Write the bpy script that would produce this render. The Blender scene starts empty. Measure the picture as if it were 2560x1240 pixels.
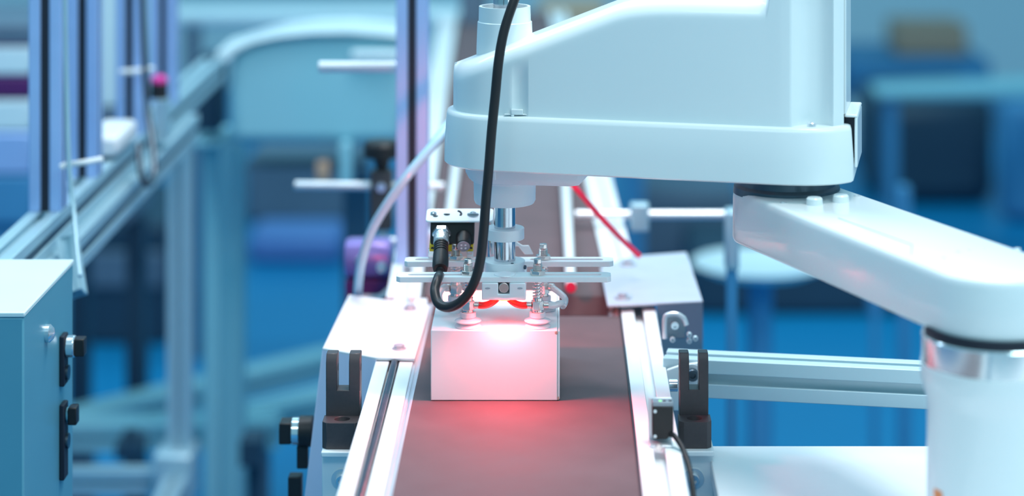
import bpy, bmesh, math, random
from mathutils import Vector, Matrix
random.seed(7)
PI = math.pi
S = bpy.context.scene
COL = S.collection

# ------------------------------------------------------------------ camera
BZ = 0.85            # height of the conveyor belt above the floor; all z below are relative to the belt
F, CX, CY, H = 5700.0, 1385.0, -640.0, 0.493
cam = bpy.data.cameras.new('camera'); camo = bpy.data.objects.new('camera', cam); COL.objects.link(camo)
camo.location = (0, 0, BZ + H); camo.rotation_euler = (PI / 2, 0, 0)
cam.sensor_fit = 'HORIZONTAL'; cam.sensor_width = 36.0; cam.lens = F * 36.0 / 2560
cam.shift_x = (1280 - CX) / 2560; cam.shift_y = -(620 - CY) / 2560
cam.clip_start = 0.05; cam.clip_end = 60
cam.dof.use_dof = True; cam.dof.focus_distance = 1.72; cam.dof.aperture_fstop = 3.2
S.camera = camo
# ------------------------------------------------------------------ world, lights, exposure
W = bpy.data.worlds.new('world'); S.world = W; W.use_nodes = True
bgn = W.node_tree.nodes['Background']; bgn.inputs[0].default_value = (0.22, 0.60, 0.80, 1); bgn.inputs[1].default_value = 0.66
S.view_settings.view_transform = 'Standard'; S.view_settings.look = 'None'
S.view_settings.exposure = 0.0; S.view_settings.gamma = 1.0; S.view_settings.use_curve_mapping = False
def area(name, loc, size, size_y, power, col, target):
    l = bpy.data.lights.new(name, 'AREA'); l.shape = 'RECTANGLE'; l.size = size; l.size_y = size_y
    l.energy = power; l.color = col
    o = bpy.data.objects.new(name, l); COL.objects.link(o); o.location = (loc[0], loc[1], loc[2] + BZ)
    o.rotation_euler = (Vector((target[0], target[1], target[2])) - Vector(loc)).to_track_quat('-Z', 'Y').to_euler()
    return o
# ceiling lamps of the hall (unseen, high above the line), plus one added front fill
area('overhead_light', (0.3, 1.9, 2.1), 1.6, 0.5, 42, (1.0, 0.98, 0.98), (0.1, 1.8, 0))
area('overhead_light', (-0.2, -0.4, 2.1), 1.6, 0.5, 12, (0.80, 0.95, 1.0), (0.0, 1.7, 0))  # fill added behind the camera to brighten the gripper and carton fronts
area('overhead_light', (-1.2, 2.6, 2.1), 0.5, 1.6, 24, (0.55, 0.80, 1.0), (-0.6, 2.4, 0))
area('overhead_light', (1.4, 0.6, 2.1), 1.6, 0.5, 25, (0.62, 0.94, 1.0), (0.2, 1.7, 0))
area('overhead_light', (0.0, 5.0, 2.4), 3.0, 0.8, 48, (0.45, 0.85, 1.0), (0.0, 5.0, 0))

# ------------------------------------------------------------------ materials
MATS = {}
def mat(name, col, rough=0.5, metal=0.0, var=0.06, scale=60.0, bump=0.0, coat=0.0, trans=0.0, ior=1.45, emit=None, alpha=1.0, stretch=None, sss=0.0):
    m = bpy.data.materials.new(name); m.use_nodes = True; nt = m.node_tree; b = nt.nodes['Principled BSDF']
    tc = nt.nodes.new('ShaderNodeTexCoord'); mp = nt.nodes.new('ShaderNodeMapping'); nz = nt.nodes.new('ShaderNodeTexNoise')
    nt.links.new(tc.outputs['Object'], mp.inputs['Vector']); nt.links.new(mp.outputs['Vector'], nz.inputs['Vector'])
    if stretch: mp.inputs['Scale'].default_value = stretch
    nz.inputs['Scale'].default_value = scale; nz.inputs['Detail'].default_value = 4
    mx = nt.nodes.new('ShaderNodeMix'); mx.data_type = 'RGBA'
    nt.links.new(nz.outputs['Fac'], mx.inputs['Factor'])
    mx.inputs['A'].default_value = tuple(max(0, c * (1 - var)) for c in col) + (1,)
    mx.inputs['B'].default_value = tuple(min(1, c * (1 + var)) for c in col) + (1,)
    nt.links.new(mx.outputs['Result'], b.inputs['Base Color'])
    mr = nt.nodes.new('ShaderNodeMapRange'); nt.links.new(nz.outputs['Fac'], mr.inputs['Value'])
    mr.inputs['To Min'].default_value = max(0.02, rough * 0.88); mr.inputs['To Max'].default_value = min(1, rough * 1.12)
    nt.links.new(mr.outputs['Result'], b.inputs['Roughness'])
    b.inputs['Metallic'].default_value = metal; b.inputs['IOR'].default_value = ior
    b.inputs['Coat Weight'].default_value = coat; b.inputs['Coat Roughness'].default_value = 0.06
    b.inputs['Transmission Weight'].default_value = trans; b.inputs['Alpha'].default_value = alpha
    if sss:
        b.inputs['Subsurface Weight'].default_value = sss; b.inputs['Subsurface Radius'].default_value = (0.004, 0.003, 0.003)
    if emit:
        b.inputs['Emission Color'].default_value = tuple(emit[:3]) + (1,); b.inputs['Emission Strength'].default_value = emit[3]
    if bump:
        bp = nt.nodes.new('ShaderNodeBump'); bp.inputs['Strength'].default_value = bump; bp.inputs['Distance'].default_value = 0.001
        nt.links.new(nz.outputs['Fac'], bp.inputs['Height']); nt.links.new(bp.outputs['Normal'], b.inputs['Normal'])
    MATS[name] = m
    return m
mat('robot_white', (0.84, 0.88, 0.89), 0.30, coat=0.35, var=0.003, scale=8)
mat('robot_white_soft', (0.80, 0.84, 0.88), 0.45, var=0.02)
mat('alu', (0.88, 0.89, 0.90), 0.5, 0.10, var=0.02, scale=200, stretch=(1, .05, 1))
mat('alu_frame', (0.42, 0.60, 0.68), 0.42, 0.4, var=0.04)
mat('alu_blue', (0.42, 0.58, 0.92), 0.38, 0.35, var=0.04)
mat('alu_dark', (0.30, 0.34, 0.38), 0.4, 0.7)
mat('sheet_white', (0.80, 0.81, 0.83), 0.5, 0.05, var=0.02)
mat('sheet_lavender', (0.90, 0.82, 0.97), 0.5, 0.1, var=0.03)
mat('chrome', (0.88, 0.88, 0.9), 0.14, 0.85, var=0.05, scale=120)
mat('shaft_steel', (0.66, 0.66, 0.70), 0.16, 1.0, var=0.25, scale=160, stretch=(1, 1, .3))
mat('steel', (0.80, 0.81, 0.84), 0.3, 0.6)
mat('dark_steel', (0.10, 0.13, 0.16), 0.35, 0.8, var=0.3)
mat('nickel', (0.86, 0.74, 0.70), 0.18, 0.85)
mat('slot_dark', (0.012, 0.016, 0.03), 0.6)
mat('belt', (0.135, 0.088, 0.096), 0.8, var=0.22, scale=35, bump=0.12)
mat('black_plastic', (0.016, 0.014, 0.015), 0.45, var=0.2, scale=400, bump=0.05)
mat('black_anod', (0.066, 0.052, 0.056), 0.42, 0.0, var=0.15, scale=400)
mat('cable_black', (0.022, 0.018, 0.02), 0.38, var=0.15)
mat('yellow', (0.80, 0.52, 0.02), 0.45)
mat('carton_white', (0.88, 0.87, 0.88), 0.7, var=0.015, scale=30, bump=0.04)
mat('carton_edge', (0.42, 0.33, 0.27), 0.8)
mat('clear_hose', (0.95, 0.93, 0.95), 0.2, trans=0.45, ior=1.3)
mat('clear_cup', (0.95, 0.84, 0.88), 0.35, trans=0.25, ior=1.3)
mat('knurl', (0.86, 0.86, 0.88), 0.25, 0.7, var=0.5, scale=900, bump=0.5)
mat('bolt_grey', (0.50, 0.52, 0.58), 0.35, 0.4)
mat('alu_bar', (0.56, 0.70, 0.75), 0.42, 0.2, var=0.02)
mat('slot_gloss', (0.10, 0.11, 0.14), 0.16, 0.5, var=0.5, scale=90)
mat('red_hose', (0.85, 0.03, 0.02), 0.22, coat=0.4)
mat('red_wire', (0.80, 0.03, 0.09), 0.4)
mat('blue_hose', (0.33, 0.60, 0.74), 0.3, coat=0.2)
mat('hub_alu', (0.90, 0.88, 0.90), 0.36, 0.15, var=0.02)
mat('orange', (0.86, 0.28, 0.10), 0.5)
mat('glow_red', (0.9, 0.1, 0.05), 0.3, emit=(1.0, 0.08, 0.03, 12))  # emission of the added red glow parts
mat('led_green', (0.3, 0.8, 0.3), 0.3, emit=(0.3, 1.0, 0.3, 0.8))
mat('floor_blue', (0.002, 0.23, 0.48), 0.4, var=0.25, scale=1.2)
mat('wall_paint', (0.74, 0.88, 0.92), 0.8, var=0.12, scale=0.8)
mat('machine_teal', (0.27, 0.56, 0.64), 0.45, var=0.05, scale=4)
mat('machine_pale', (0.70, 0.84, 0.88), 0.35, var=0.03, scale=4)
mat('machine_navy', (0.02, 0.055, 0.095), 0.5, var=0.3, scale=3)
mat('machine_blue', (0.06, 0.26, 0.48), 0.5, var=0.2, scale=3)
mat('machine_grey', (0.12, 0.18, 0.25), 0.5, var=0.2, scale=5)
mat('cabinet_teal', (0.13, 0.37, 0.48), 0.42, 0.15, var=0.06, scale=12)
mat('cabinet_top', (0.74, 0.84, 0.85), 0.4, 0.1, var=0.03, scale=12)
mat('crate_blue', (0.13, 0.26, 0.58), 0.5)
mat('purple', (0.10, 0.015, 0.12), 0.5)
mat('magenta', (0.75, 0.02, 0.30), 0.35)
mat('brown', (0.52, 0.34, 0.24), 0.8)
mat('violet_motor', (0.30, 0.22, 0.55), 0.35, 0.3)

# ------------------------------------------------------------------ mesh helpers
def P(px, py, Y):
    return Vector(((px - CX) * Y / F, Y, H - (py - CY) * Y / F))
def PZ(px, py, z):
    Y = (H - z) * F / (py - CY)
    return Vector(((px - CX) * Y / F, Y, z))
def frame(d, up=(0, 0, 1)):
    d = Vector(d).normalized(); up = Vector(up)
    if abs(d.dot(up.normalized())) > 0.98: up = Vector((0, 1, 0))
    s = d.cross(up).normalized(); u = s.cross(d).normalized()
    return d, s, u
class MB:
    def __init__(self): self.v = []; self.f = []
    def add(self, vs, fs):
        n = len(self.v); self.v += [Vector(p) for p in vs]; self.f += [tuple(i + n for i in f) for f in fs]; return self
    def box(self, a, b):
        x0, y0, z0 = a; x1, y1, z1 = b
        return self.add([(x0, y0, z0), (x1, y0, z0), (x1, y1, z0), (x0, y1, z0), (x0, y0, z1), (x1, y0, z1), (x1, y1, z1), (x0, y1, z1)],
                        [(0, 3, 2, 1), (4, 5, 6, 7), (0, 1, 5, 4), (1, 2, 6, 5), (2, 3, 7, 6), (3, 0, 4, 7)])
    def hexa(self, bottom, top):      # eight corners
        return self.add(list(bottom) + list(top), [(0, 3, 2, 1), (4, 5, 6, 7), (0, 1, 5, 4), (1, 2, 6, 5), (2, 3, 7, 6), (3, 0, 4, 7)])
    def prism(self, poly, vec):       # poly: planar loop, vec: extrusion
        n = len(poly); vec = Vector(vec); p = [Vector(q) for q in poly]
        fs = [tuple(range(n - 1, -1, -1)), tuple(range(n, 2 * n))] + [(i, (i + 1) % n, n + (i + 1) % n, n + i) for i in range(n)]
        return self.add(p + [q + vec for q in p], fs)
    def rings(self, rings, closed=True, caps=True):
        n = len(rings[0]); vs = [q for r in rings for q in r]; fs = []
        for k in range(len(rings) - 1):
            for i in range(n if closed else n - 1):
                j = (i + 1) % n
                fs.append((k * n + i, k * n + j, (k + 1) * n + j, (k + 1) * n + i))
        if caps:
            fs.append(tuple(range(n - 1, -1, -1))); m = (len(rings) - 1) * n; fs.append(tuple(range(m, m + n)))
        return self.add(vs, fs)
    def cyl(self, a, b, r, r2=None, n=24, up=(0, 0, 1), rot=0.0):
        a = Vector(a); b = Vector(b); d, s, u = frame(b - a, up); r2 = r if r2 is None else r2
        c = [(math.cos(2 * PI * i / n + rot), math.sin(2 * PI * i / n + rot)) for i in range(n)]
        return self.rings([[a + (s * x + u * y) * r for x, y in c], [b + (s * x + u * y) * r2 for x, y in c]])
    def lathe(self, o, prof, n=40, d=(0, 0, 1), closed_prof=False):
        o = Vector(o); dd, s, u = frame(d, (0, 0, 1) if abs(Vector(d).normalized().z) < .9 else (0, 1, 0))
        rr = []
        for r, h in prof:
            rr.append([o + dd * h + (s * math.cos(2 * PI * i / n) + u * math.sin(2 * PI * i / n)) * max(r, 1e-5) for i in range(n)])
        if closed_prof: rr.append(rr[0]); return self.rings(rr, caps=False)
        return self.rings(rr)
    def tube(self, pts, r, n=14, sub=8, closed_ends=True):
        pts = [Vector(p) for p in pts]; q = spline(pts, sub) if sub > 1 else pts
        rings = []; up = None
        for i, p in enumerate(q):
            t = (q[min(i + 1, len(q) - 1)] - q[max(i - 1, 0)]).normalized()
            if up is None:
                up = Vector((0, 0, 1)) if abs(t.z) < .9 else Vector((1, 0, 0))
            s = t.cross(up).normalized(); up = s.cross(t).normalized()
            rad = r(i / (len(q) - 1)) if callable(r) else r
            rings.append([p + (s * math.cos(2 * PI * k / n) + up * math.sin(2 * PI * k / n)) * rad for k in range(n)])
        return self.rings(rings)
    def helix(self, o, r, z0, z1, turns, wire, n=6, per=16):
        o = Vector(o); pts = []
        N = int(turns * per)
        for i in range(N + 1):
            t = i / N; a = 2 * PI * turns * t
            pts.append(o + Vector((r * math.cos(a), r * math.sin(a), z0 + (z1 - z0) * t)))
        return self.tube(pts, wire, n=n, sub=1)
    def build(self, name, m, parent=None, smooth=35, bevel=0.0, seg=2, loc=None):
        me = bpy.data.meshes.new(name)
        base = Vector(parent['_o']) if parent is not None and '_o' in parent.keys() else Vector(loc if loc is not None else (0, 0, 0))
        me.from_pydata([tuple(p - base) for p in self.v], [], self.f)
        bm = bmesh.new(); bm.from_mesh(me); bmesh.ops.recalc_face_normals(bm, faces=bm.faces); bm.to_mesh(me); bm.free()
        if smooth:
            for p in me.polygons: p.use_smooth = True
            me.set_sharp_from_angle(angle=math.radians(smooth))
        me.materials.append(MATS[m])
        o = bpy.data.objects.new(name, me); COL.objects.link(o)
        o['_o'] = tuple(base)
        if parent is not None: o.parent = parent
        else: o.location = (base.x, base.y, base.z + BZ)
        if bevel:
            b = o.modifiers.new('edge', 'BEVEL'); b.width = bevel; b.segments = seg; b.limit_method = 'ANGLE'; b.angle_limit = math.radians(40)
            b.harden_normals = False
        return o
def spline(p, sub):
    out = []
    q = [p[0] * 2 - p[1]] + list(p) + [p[-1] * 2 - p[-2]]
    for i in range(1, len(q) - 2):
        for k in range(sub):
            t = k / sub; a, b, c, d = q[i - 1], q[i], q[i + 1], q[i + 2]
            out.append(0.5 * ((2 * b) + (c - a) * t + (2 * a - 5 * b + 4 * c - d) * t * t + (3 * b - a - 3 * c + d) * t ** 3))
    out.append(p[-1]); return out
def thing(name, label, cat, loc, group=None):
    o = bpy.data.objects.new(name, None); COL.objects.link(o); o.empty_display_size = 0.02
    o.location = (loc[0], loc[1], loc[2] + BZ); o['_o'] = tuple(loc); o['label'] = label; o['category'] = cat
    if group: o['group'] = group
    return o
def tag(o, label, cat, group=None, kind=None):
    o['label'] = label; o['category'] = cat
    if group: o['group'] = group
    if kind: o['kind'] = kind
    return o
def struct(o): o['kind'] = 'structure'; return o
def tslot(mb, a, b, w=0.03, h=0.03, up=(0, 0, 1), sw=0.004, sd=0.008, top=True, bottom=True, sides=True):
    """aluminium extrusion with one slot per 30 mm of each face, from a to b (axis through the section centre)"""
    a = Vector(a); b = Vector(b); d, s, u = frame(b - a, up)
    hw, hh = w / 2, h / 2; pts = []
    def side(p0, p1, inward, n, on):
        L = (Vector(p1) - Vector(p0)); e = L.normalized(); inw = Vector(inward); pts.append(Vector(p0))
        if on:
            for k in range(n):
                c = Vector(p0) + L * ((k + 0.5) / n)
                pts.extend([c - e * sw, c - e * sw + inw * 0.0022, c - e * (sw + .002) + inw * 0.0022, c - e * (sw + .002) + inw * sd,
                            c + e * (sw + .002) + inw * sd, c + e * (sw + .002) + inw * 0.0022, c + e * sw + inw * 0.0022, c + e * sw])
    nx = max(1, round(w / 0.03)); ny = max(1, round(h / 0.03))
    side((-hw, -hh), (hw, -hh), (0, 1), nx, bottom); side((hw, -hh), (hw, hh), (-1, 0), ny, sides)
    side((hw, hh), (-hw, hh), (0, -1), nx, top); side((-hw, hh), (-hw, -hh), (1, 0), ny, sides)
    mb.prism([a + s * q.x + u * q.y for q in pts], b - a)
    return mb
def hexhead(mb, c, d, r, h, n=6): return mb.cyl(Vector(c), Vector(c) + Vector(d).normalized() * h, r, n=n)
def screw(name, c, d, r, h, m='chrome', parent=None):
    """socket-head screw: domed head with a hollow"""
    mb = MB(); mb.lathe(c, [(r, 0), (r, h * .7), (r * .85, h), (r * .5, h), (r * .45, h * .4), (0, h * .4)], n=18, d=d)
    return mb.build(name, m, parent)

# ------------------------------------------------------------------ the hall
struct(MB().box((-6, -2.0, -0.95), (6, 9.0, -0.85)).build('floor', 'floor_blue'))
struct(MB().box((-6, 9.0, -0.85), (6, 9.1, 3.2)).build('wall_back', 'wall_paint'))
struct(MB().box((-6.1, -2.0, -0.85), (-6, 9.0, 3.2)).build('wall_left', 'wall_paint'))
struct(MB().box((6, -2.0, -0.85), (6.1, 9.0, 3.2)).build('wall_right', 'wall_paint'))

# ------------------------------------------------------------------ conveyor under the carton
cv = thing('belt_conveyor', 'dark belt conveyor with bright aluminium side rails carrying the white carton', 'conveyor', (-0.025, 1.5, -0.85))
BX0, BX1 = -0.1065, 0.0572
pr = []
for y, z in [(1.0, 0)] + [(1.962 + .020 * math.sin(a), -.020 + .020 * math.cos(a)) for a in [i * PI / 10 for i in range(11)]] + [(1.0, -0.04)]:
    pr.append((BX0, y, z))
MB().prism(pr, (BX1 - BX0, 0, 0)).build('belt', 'belt', cv)
tslot(MB(), (-0.127, 0.95, -0.028), (-0.127, 2.02, -0.028), .03, .06).build('side_rail', 'alu', cv, bevel=.0006)
tslot(MB(), (0.0732, 0.95, -0.028), (0.0732, 2.02, -0.028), .03, .06).build('side_rail', 'alu', cv, bevel=.0006)
# stepped lip between the left rail and the belt
MB().prism([(-.1118, 0.95, -.004), (-.1118, .95, .0005), (-.1098, .95, .0005), (-.1098, .95, -.0015), (-.1080, .95, -.0015), (-.1080, .95, .0003), (-.1062, .95, .0003), (-.1062, .95, -.004)], (0, 1.06, 0)).build('edge_strip', 'steel', cv)
MB().box((.0566, .95, -.006), (.0582, 2.01, .0012)).build('edge_strip', 'slot_dark', cv)
MB().box((-.1425, 0.95, -.062), (.0885, 1.95, -.058)).build('underside_pan', 'alu_dark', cv)
for x in (-.127, .0732):
    for y in (1.2, 1.93):
        tslot(MB(), (x, y, -.85), (x, y, -.058), up=(0, 1, 0)).build('leg', 'alu_frame', cv)
# glossy strip lying in the slot of the left rail
tag(MB().tube([(-.1268, .96, .0012), (-.1268, 1.3, .0012), (-.1269, 1.6, .0010), (-.1268, 1.828, .0012)], .0030, n=12, sub=6).build('slot_cable', 'slot_gloss', loc=(-.1268, .96, .001)),
    'glossy dark cable lying in the slot of the left conveyor rail', 'cable')

# ------------------------------------------------------------------ second conveyor further back
c2 = thing('belt_conveyor', 'blurred second conveyor continuing behind the first, beyond the gap', 'conveyor', (-.04, 3.0, -.85))
def c2x(x, y): return x - .027 * (y - 2.04)
def c2p(x, y, z): return (c2x(x, y), y, z)
MB().prism([c2p(-.116, 2.045, -.02), c2p(-.116, 2.052, -.004), c2p(-.116, 2.065, 0), c2p(-.116, 4.2, 0), c2p(-.116, 4.2, -.03), c2p(-.116, 2.055, -.03)], (.165, 0, 0)).build('belt', 'belt', c2)
tslot(MB(), c2p(-.1345, 2.025, -.028), c2p(-.1345, 4.2, -.028), .03, .06).build('side_rail', 'alu', c2)
tslot(MB(), c2p(.0645, 2.025, -.028), c2p(.0645, 4.2, -.028), .03, .06).build('side_rail', 'alu', c2)
for x in (-.1345, .0645):
    for y in (2.4, 4.0): tslot(MB(), c2p(x, y, -.85), c2p(x, y, -.058), up=(0, 1, 0)).build('leg', 'alu_frame', c2)
MB().box((-.11, 1.99, -.075), (.05, 2.04, -.045)).build('cross_brace', 'alu_dark', c2)

# ------------------------------------------------------------------ sheet covers over the rail joints
lc = thing('joint_cover', 'white folded sheet cover bolted over the left rail, with a lavender front face', 'cover', (-.16, 1.93, -.85))
tp = [PZ(806, 870, .005), PZ(941, 894, .005), PZ(1037, 896, .005), PZ(1075, 764, .005), PZ(872, 736, .005)]
MB().prism(tp, (0, 0, -.0022)).build('top_sheet', 'sheet_white', lc, bevel=.0006)
a, b = tp[0], tp[1]; bk = tp[4]
lo = Vector((-.028, 0, -.24))
MB().hexa([a + Vector((-.036, .001, -.30)), b + Vector((0, .001, -.30)), b + Vector((0, .004, -.30)), a + Vector((-.036, .004, -.30))],
          [a + Vector((0, 0, -.001)), b + Vector((0, 0, -.001)), b + Vector((0, .003, -.001)), a + Vector((0, .003, -.001))]).build('front_sheet', 'sheet_lavender', lc, bevel=.0006)
MB().hexa([a + Vector((-.036, .002, -.30)), a + Vector((-.034, .002, -.30)), bk + Vector((-.034, 0, -.30)), bk + Vector((-.036, 0, -.30))],
          [a + Vector((0, .001, -.001)), a + Vector((.002, .001, -.001)), bk + Vector((.002, 0, -.001)), bk + Vector((0, 0, -.001))]).build('side_sheet', 'sheet_lavender', lc, bevel=.0006)
for (px, py) in ((998, 872), (1025, 773)):
    c = PZ(px, py, .005); mb = MB(); mb.lathe(c, [(.0058, 0), (.0058, .001), (.0050, .001)], n=20); hexhead(mb, c, (0, 0, 1), .0044, .0035)
    mb.build('bolt', 'bolt_grey', lc, bevel=.0003)
MB().box((tp[0].x - .036, 1.87, -.85), (tp[0].x + .03, 1.95, -.29)).build('pedestal', 'machine_grey', lc)
kb = P(752, 1078, 1.875)
k = MB().cyl(kb + Vector((.010, 0, 0)), kb + Vector((-.001, 0, 0)), .0125, n=24).build('clamp_washer', 'black_plastic', lc, bevel=.0005)
MB().cyl(kb + Vector((-.001, 0, 0)), kb + Vector((-.007, 0, 0)), .0112, n=14).build('clamp_ring', 'chrome', lc, bevel=.0004)
MB().box(kb + Vector((-.017, -.009, -.0085)), kb + Vector((-.007, .009, .009))).build('clamp_knob', 'black_plastic', lc, bevel=.001)
MB().box(kb + Vector((-.003, -.004, -.030)), kb + Vector((.006, .006, -.011))).build('clamp_strap', 'black_plastic', lc, bevel=.001)
MB().box(kb + Vector((-.010, -.006, -.065)), kb + Vector((.001, .008, -.036))).build('clamp_foot', 'black_plastic', lc, bevel=.001)

rc = thing('joint_cover', 'grey-white box-shaped sheet cover on the right rail beside the red wire', 'cover', (.09, 2.06, -.06))
tp = [PZ(1519, 763, .009), PZ(1757, 752, .009), PZ(1716, 630, .009), PZ(1578, 640, .009), PZ(1500, 668, .009)]
MB().prism(tp, (0, 0, -.0022)).build('top_sheet', 'sheet_white', rc, bevel=.0006)
a, b, d = tp[0], tp[1], tp[2]
fx = .0890
m0 = a.lerp(b, (fx - a.x) / (b.x - a.x))
MB().hexa([m0 + Vector((0, 0, -.16)), b + Vector((0, 0, -.16)), b + Vector((0, .002, -.16)), m0 + Vector((0, .002, -.16))],
          [m0 + Vector((0, 0, -.001)), b + Vector((0, 0, -.001)), b + Vector((0, .002, -.001)), m0 + Vector((0, .002, -.001))]).build('front_sheet', 'machine_grey', rc)
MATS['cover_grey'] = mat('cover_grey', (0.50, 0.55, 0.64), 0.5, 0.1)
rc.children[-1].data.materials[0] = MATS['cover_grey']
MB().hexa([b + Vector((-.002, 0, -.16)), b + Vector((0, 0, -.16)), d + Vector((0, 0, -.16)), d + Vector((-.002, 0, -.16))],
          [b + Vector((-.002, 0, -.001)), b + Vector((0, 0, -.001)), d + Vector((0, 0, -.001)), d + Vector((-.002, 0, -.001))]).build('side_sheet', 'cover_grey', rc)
for (px, py) in ((1557, 746), (1570, 662)):
    c = PZ(px, py, .009); mb = MB(); mb.lathe(c, [(.0075, 0), (.0075, .0012), (.0060, .0012)], n=20); hexhead(mb, c, (0, 0, 1), .0040, .0045)
    mb.build('bolt', 'bolt_grey', rc, bevel=.0003)
MB().box((.09, 2.0, -.85), (.12, 2.03, -.15)).build('pedestal', 'machine_grey', rc)

# ------------------------------------------------------------------ clevis blocks on both rails
def clevis(x0, x1, yf, zb, label, bm_label):
    w = x1 - x0; c = (x0 + x1) / 2
    t = thing('clevis_block', label, 'clevis', (c, yf + .02, zb), 'black clevis blocks beside the conveyor')
    D0, D1 = yf + .012, yf + .027
    fw = w * .30; h1 = zb + .0195; hs = zb + .0385; ht = zb + .0650
    x0i, x1i = x0 + .0012, x1 - .0012
    mb = MB().box((x0i, D0, zb), (x1i, D1, hs))
    for xa in (x0i, x1i - fw):
        mb.prism([(xa, D0, hs - .001), (xa, D0, ht - .0062), (xa, D0 + .0042, ht), (xa, D1 - .001, ht), (xa, D1, ht - .001), (xa, D1, hs - .001)], (fw, 0, 0))
    mb.build('fork', 'black_anod', t, bevel=.0005, seg=1)
    # foot with bored hole and clipped corners
    n = 28; cx, cy, r = c, yf + .0045, .0058
    outer = []
    for i in range(n):
        a = 2 * PI * i / n; outer.append((cx + r * math.cos(a), cy + r * math.sin(a)))
    cc = .0035
    foot = MB()
    loop = [(x0, D0 + .002), (x0, yf - .006 + cc), (x0 + cc, yf - .006), (x1 - cc, yf - .006), (x1, yf - .006 + cc), (x1, D0 + .002)]
    # outer wall resampled to pair with the hole
    def ray(a):
        dx, dy = math.cos(a), math.sin(a); best = None
        for (ax, ay), (bx, by) in zip(loop, loop[1:] + loop[:1]):
            ex, ey = bx - ax, by - ay; den = dx * ey - dy * ex
            if abs(den) < 1e-12: continue
            tt = ((ax - cx) * ey - (ay - cy) * ex) / den; uu = ((ax - cx) * dy - (ay - cy) * dx) / den
            if tt > 0 and -1e-6 <= uu <= 1 + 1e-6 and (best is None or tt < best): best = tt
        return (cx + dx * best, cy + dy * best)
    angs = sorted([2 * PI * i / n for i in range(n)] + [math.atan2(q[1] - cy, q[0] - cx) % (2 * PI) for q in loop])
    O = [ray(a) for a in angs]; I = [(cx + r * math.cos(a), cy + r * math.sin(a)) for a in angs]
    rr = [[(x, y, zb) for x, y in I], [(x, y, zb) for x, y in O], [(x, y, h1) for x, y in O], [(x, y, h1) for x, y in I], [(x, y, zb) for x, y in I]]
    foot.rings(rr, caps=False).build('foot', 'black_anod', t, bevel=.0006, seg=1)
    MB().lathe((cx, cy, zb), [(.0053, 0), (.0053, .012), (.0038, .0150), (.001, .0156)], n=20).build('screw_head', 'chrome', t)
    for s in (-1, 1):   # pivot holes in the fork arms
        xx = c + s * (w / 2 - fw / 2 - .0012)
        mb2 = MB().cyl((xx - fw / 2 - .0001, (D0 + D1) / 2, ht - .011), (xx + fw / 2 + .0001, (D0 + D1) / 2, ht - .011), .0028, n=18)
        mb2.build('pivot_hole', 'slot_dark', t)
    return t
clevis(-.1715, -.1435, 1.690, -.0280, 'black clevis block in front of the lavender cover face', '')
clevis(.0925, .1165, 1.690, -.0275, 'black clevis block behind the small photo sensor, beside the crossbar', '')
def bracket(x0, x1, y, z1, label, screws, rail):
    t = thing('angle_bracket', label, 'bracket', ((x0 + x1) / 2, y, z1 - .03), 'angle brackets under the clevis blocks')
    MB().box((x0, y - .008, z1 - .004), (x1, y + .026, z1)).build('top_plate', 'alu', t, bevel=.0008)
    MB().box((x0, y - .001, z1 - .040), (x1, y + .003, z1 - .0041)).build('web_plate', 'alu', t, bevel=.0008)
    MB().box((x0, y - .008, z1 - .044), (x1, y + .026, z1 - .0401)).build('bottom_plate', 'alu', t, bevel=.0008)
    zc = z1 - .022; c = ((x0 + x1) / 2, y - .001, zc)
    MB().lathe(c, [(.0075, 0), (.0075, .0012), (.003, .0012)], n=24, d=(0, -1, 0)).build('washer', 'steel', t)
    screw('screw', (c[0], c[1] - .0012, c[2]), (0, -1, 0), .0043, .005, parent=t)
    return t
bracket(-.1715, -.1425, 1.686, -.0281, 'bright angle bracket with a socket screw under the black clevis by the lavender face', 1, -1)
bracket(.0885, .1180, 1.686, -.0276, 'bright angle bracket under the black clevis behind the photo sensor', 1, 1)
bk = thing('corner_bracket', 'rounded silver corner bracket with screws joining the crossbar to the rail', 'bracket', (.097, 1.84, 0))
arc = [(.0886, 1.858, .001), (.0886, 1.858, .020)] + [(.099 + .009 * math.sin(a), 1.858, .020 + .003 * math.cos(a)) for a in [0, .5, 1.0, 1.5]] + [(.108, 1.858, .001)]
MB().tube([(.0905, 1.86, .008), (.0905, 1.86, .024), (.094, 1.86, .0275), (.101, 1.86, .0275), (.106, 1.86, .024), (.108, 1.86, .019)], .0022, n=10, sub=5).build('rim', 'steel', bk)
MB().box((.0895, 1.861, .0075), (.108, 1.864, .026)).build('plate', 'alu_dark', bk, bevel=.001)
screw('screw', (.0985, 1.861, .019), (0, -1, 0), .0036, .004, parent=bk)
for x, z in ((.110, .0125), (.110, .0075), (.0965, .0085), (.115, .0095)):
    screw('screw', (x, 1.856, z), (0, -1, 0), .0022, .004, 'steel', bk)
b2 = thing('gusset_bracket', 'silver gusset bracket with bolt heads seen through the right clevis fork', 'bracket', (.1, 1.77, -.03))
MB().prism([(.0886, 1.788, -.030), (.0886, 1.788, .002), (.100, 1.788, .006), (.116, 1.788, .008), (.116, 1.788, -.030)], (0, .004, 0)).build('plate', 'alu', b2, bevel=.0008)
MB().lathe((.1085, 1.788, -.001), [(.0078, 0), (.0078, .0015), (.006, .0015)], n=24, d=(0, -1, 0)).build('washer', 'steel', b2)
screw('screw', (.1085, 1.7865, -.001), (0, -1, 0), .005, .004, 'dark_steel', b2)
MB().cyl((.0886, 1.76, -.002), (.0955, 1.76, -.002), .0048, n=16).build('bolt', 'chrome', b2, bevel=.0004)

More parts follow.
